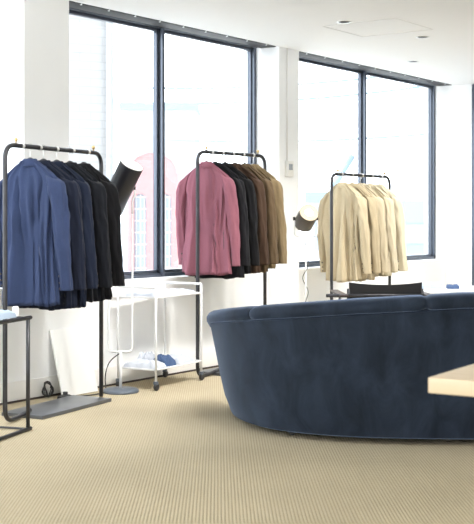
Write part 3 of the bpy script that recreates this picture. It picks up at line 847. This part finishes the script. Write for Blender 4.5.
# ------------------------------------------------------------------ black lounge chair behind the sofa
ch = thing('sling_chair', 'low black leather armchair behind the sofa, only its back showing', 'chair', W(1.05,8.15), YAW+.03)
hw = .262
def sling(y0, z0, y1, z1, w0, w1, sag, th=.010, n=16):
    rs = []
    for j in range(7):
        v = j/6; ring = []
        for i in range(n+1):
            u = i/n*2-1; ring.append(Vector((u*(w0+(w1-w0)*v), y0+(y1-y0)*v - sag*(1-u*u)*0, z0+(z1-z0)*v-(sag*(1-u*u) if v > .5 else 0)*v)))
        rs.append(ring)
    return rs
def slab(rs, off):
    a = [p for r in rs for p in r]; b = [p+off for p in a]; n = len(rs[0]); m_ = len(rs); N0 = len(a); fs = []
    for j in range(m_-1):
        for i in range(n-1):
            k = j*n+i; fs += [(k,k+1,k+n+1,k+n), (N0+k,N0+k+n,N0+k+n+1,N0+k+1)]
    for i in range(n-1): fs += [(i,N0+i,N0+i+1,i+1)]; k = (m_-1)*n+i; fs += [(k,k+1,N0+k+1,N0+k)]
    for j in range(m_-1): k = j*n; fs += [(k,k+n,N0+k+n,N0+k)]; k = j*n+n-1; fs += [(k,N0+k,N0+k+n,k+n)]
    return MB().add(a+b, fs)
slab(sling(0,.45,-.02,.705, hw-.012, hw-.002, .018), Vector((0,.012,0))).build('backrest', M['leather'], ch, smooth='auto')
slab([[Vector((u*hw, y, .36+.03*(u*u))) for u in (-1,-.6,-.3,0,.3,.6,1)] for y in (0,.12,.25,.38,.5)], Vector((0,0,.012))).build('seat', M['leather'], ch, smooth='auto')
for s in (-1, 1):
    MB().tube([(s*hw,0,0),(s*hw,-.01,.66)], .011, 10).build('leg', M['black_steel'], ch, smooth=True)
    MB().tube([(s*hw,.5,0),(s*hw,.5,.60)], .011, 10).build('leg', M['black_steel'], ch, smooth=True)
    MB().box((s*(hw+.04),.22,.612), (.06,.62,.018)).build('armrest', mat('brown_leather_strap', (.035,.02,.014,1), .5), ch, bevel=.005)
    MB().tube([(s*hw,0,.38),(s*hw,.5,.38)], .010, 8).build('seat_rail', M['black_steel'], ch, smooth=True)
MB().tube([(-hw-.16,-.02,.612),(hw+.16,-.02,.612)], .012, 10).build('back_bar', M['black_steel'], ch, smooth=True)

# low white display table behind the sofa's right half
lt = thing('display_table', 'low white display table behind the sofa, below the right window', 'table', W(2.05,10.6), YAW+.35)
MB().box((0,0,.50), (1.10,.55,.03)).build('table_top', M['white_metal'], lt, bevel=.004)
for (x, y) in ((-.5,-.23),(.5,-.23),(-.5,.23),(.5,.23)): MB().box((x,y,.243), (.04,.04,.486)).build('leg', M['white_metal'], lt, bevel=.003)
q0 = W(1.78,10.55,.5155)
crumple('folded_shirt', 'pale grey-blue folded shirt on the low white display table', 'shirt', q0, YAW, .20,.18,.06, M['shirt_pale'], 40)
crumple('folded_shirt', 'small dark blue folded cloth on the low white display table', 'cloth', W(1.97,10.5,.5155), YAW, .11,.12,.04, M['shirt_blue'], 44)

# ------------------------------------------------------------------ birch table in the foreground
P0 = W(.492, 2.965)
tt = thing('birch_table', 'pale birch table, its corner entering at the right', 'table', P0, YAW-math.radians(32))
MB().box((.80,.42,.729), (1.6,.84,.041)).build('table_top', M['birch'], tt, bevel=.004)
for (x, y) in ((.35,.14),(1.45,.14),(.35,.70),(1.45,.70)): MB().box((x,y,.353), (.06,.06,.706)).build('leg', M['birch'], tt, bevel=.003)
MB().box((.9,.42,.675), (1.0,.05,.06)).build('apron', M['birch'], tt)

# ------------------------------------------------------------------ light
w = bpy.data.worlds.new('overcast'); bpy.context.scene.world = w; w.use_nodes = True
nt = w.node_tree; bg = nt.nodes['Background']; bg.inputs[1].default_value = 2.3
tc = nt.nodes.new('ShaderNodeTexCoord'); sp = nt.nodes.new('ShaderNodeSeparateXYZ'); rp = nt.nodes.new('ShaderNodeValToRGB')
rp.color_ramp.elements[0].position = .40; rp.color_ramp.elements[0].color = (.86,.90,.93,1)
rp.color_ramp.elements[1].position = .55; rp.color_ramp.elements[1].color = (.93,.97,1,1)
ma = nt.nodes.new('ShaderNodeMath'); ma.operation = 'MULTIPLY_ADD'; ma.inputs[1].default_value = .5; ma.inputs[2].default_value = .5
nt.links.new(tc.outputs['Generated'], sp.inputs[0]); nt.links.new(sp.outputs[2], ma.inputs[0]); nt.links.new(ma.outputs[0], rp.inputs[0]); nt.links.new(rp.outputs[0], bg.inputs[0])

# the overcast sky is brighter on the street side, where the sun stands behind the cloud
mr = nt.nodes.new('ShaderNodeMapRange'); mr.interpolation_type = 'SMOOTHSTEP'
mr.inputs['From Min'].default_value = -.35; mr.inputs['From Max'].default_value = .6
mr.inputs['To Min'].default_value = 1.45; mr.inputs['To Max'].default_value = 5.5
nt.links.new(sp.outputs[1], mr.inputs['Value']); nt.links.new(mr.outputs[0], bg.inputs[1])

# ------------------------------------------------------------------ camera
cd = bpy.data.cameras.new('camera'); cam = bpy.data.objects.new('camera', cd); C.objects.link(cam)
cam.location = (0,0,EYE); cam.rotation_euler = (PI/2, 0, YAW)
cd.sensor_fit = 'HORIZONTAL'; cd.sensor_width = 36; cd.lens = 1150/474*36; cd.shift_y = -44/474
cd.clip_start = .05; cd.clip_end = 300
cd.dof.use_dof = True; cd.dof.focus_distance = 7.2; cd.dof.aperture_fstop = 8
s = bpy.context.scene; s.camera = cam
s.view_settings.view_transform = 'Standard'; s.view_settings.look = 'None'; s.view_settings.exposure = .76; s.view_settings.gamma = 1
s.cycles.max_bounces = 10; s.cycles.diffuse_bounces = 6; s.cycles.transparent_max_bounces = 16
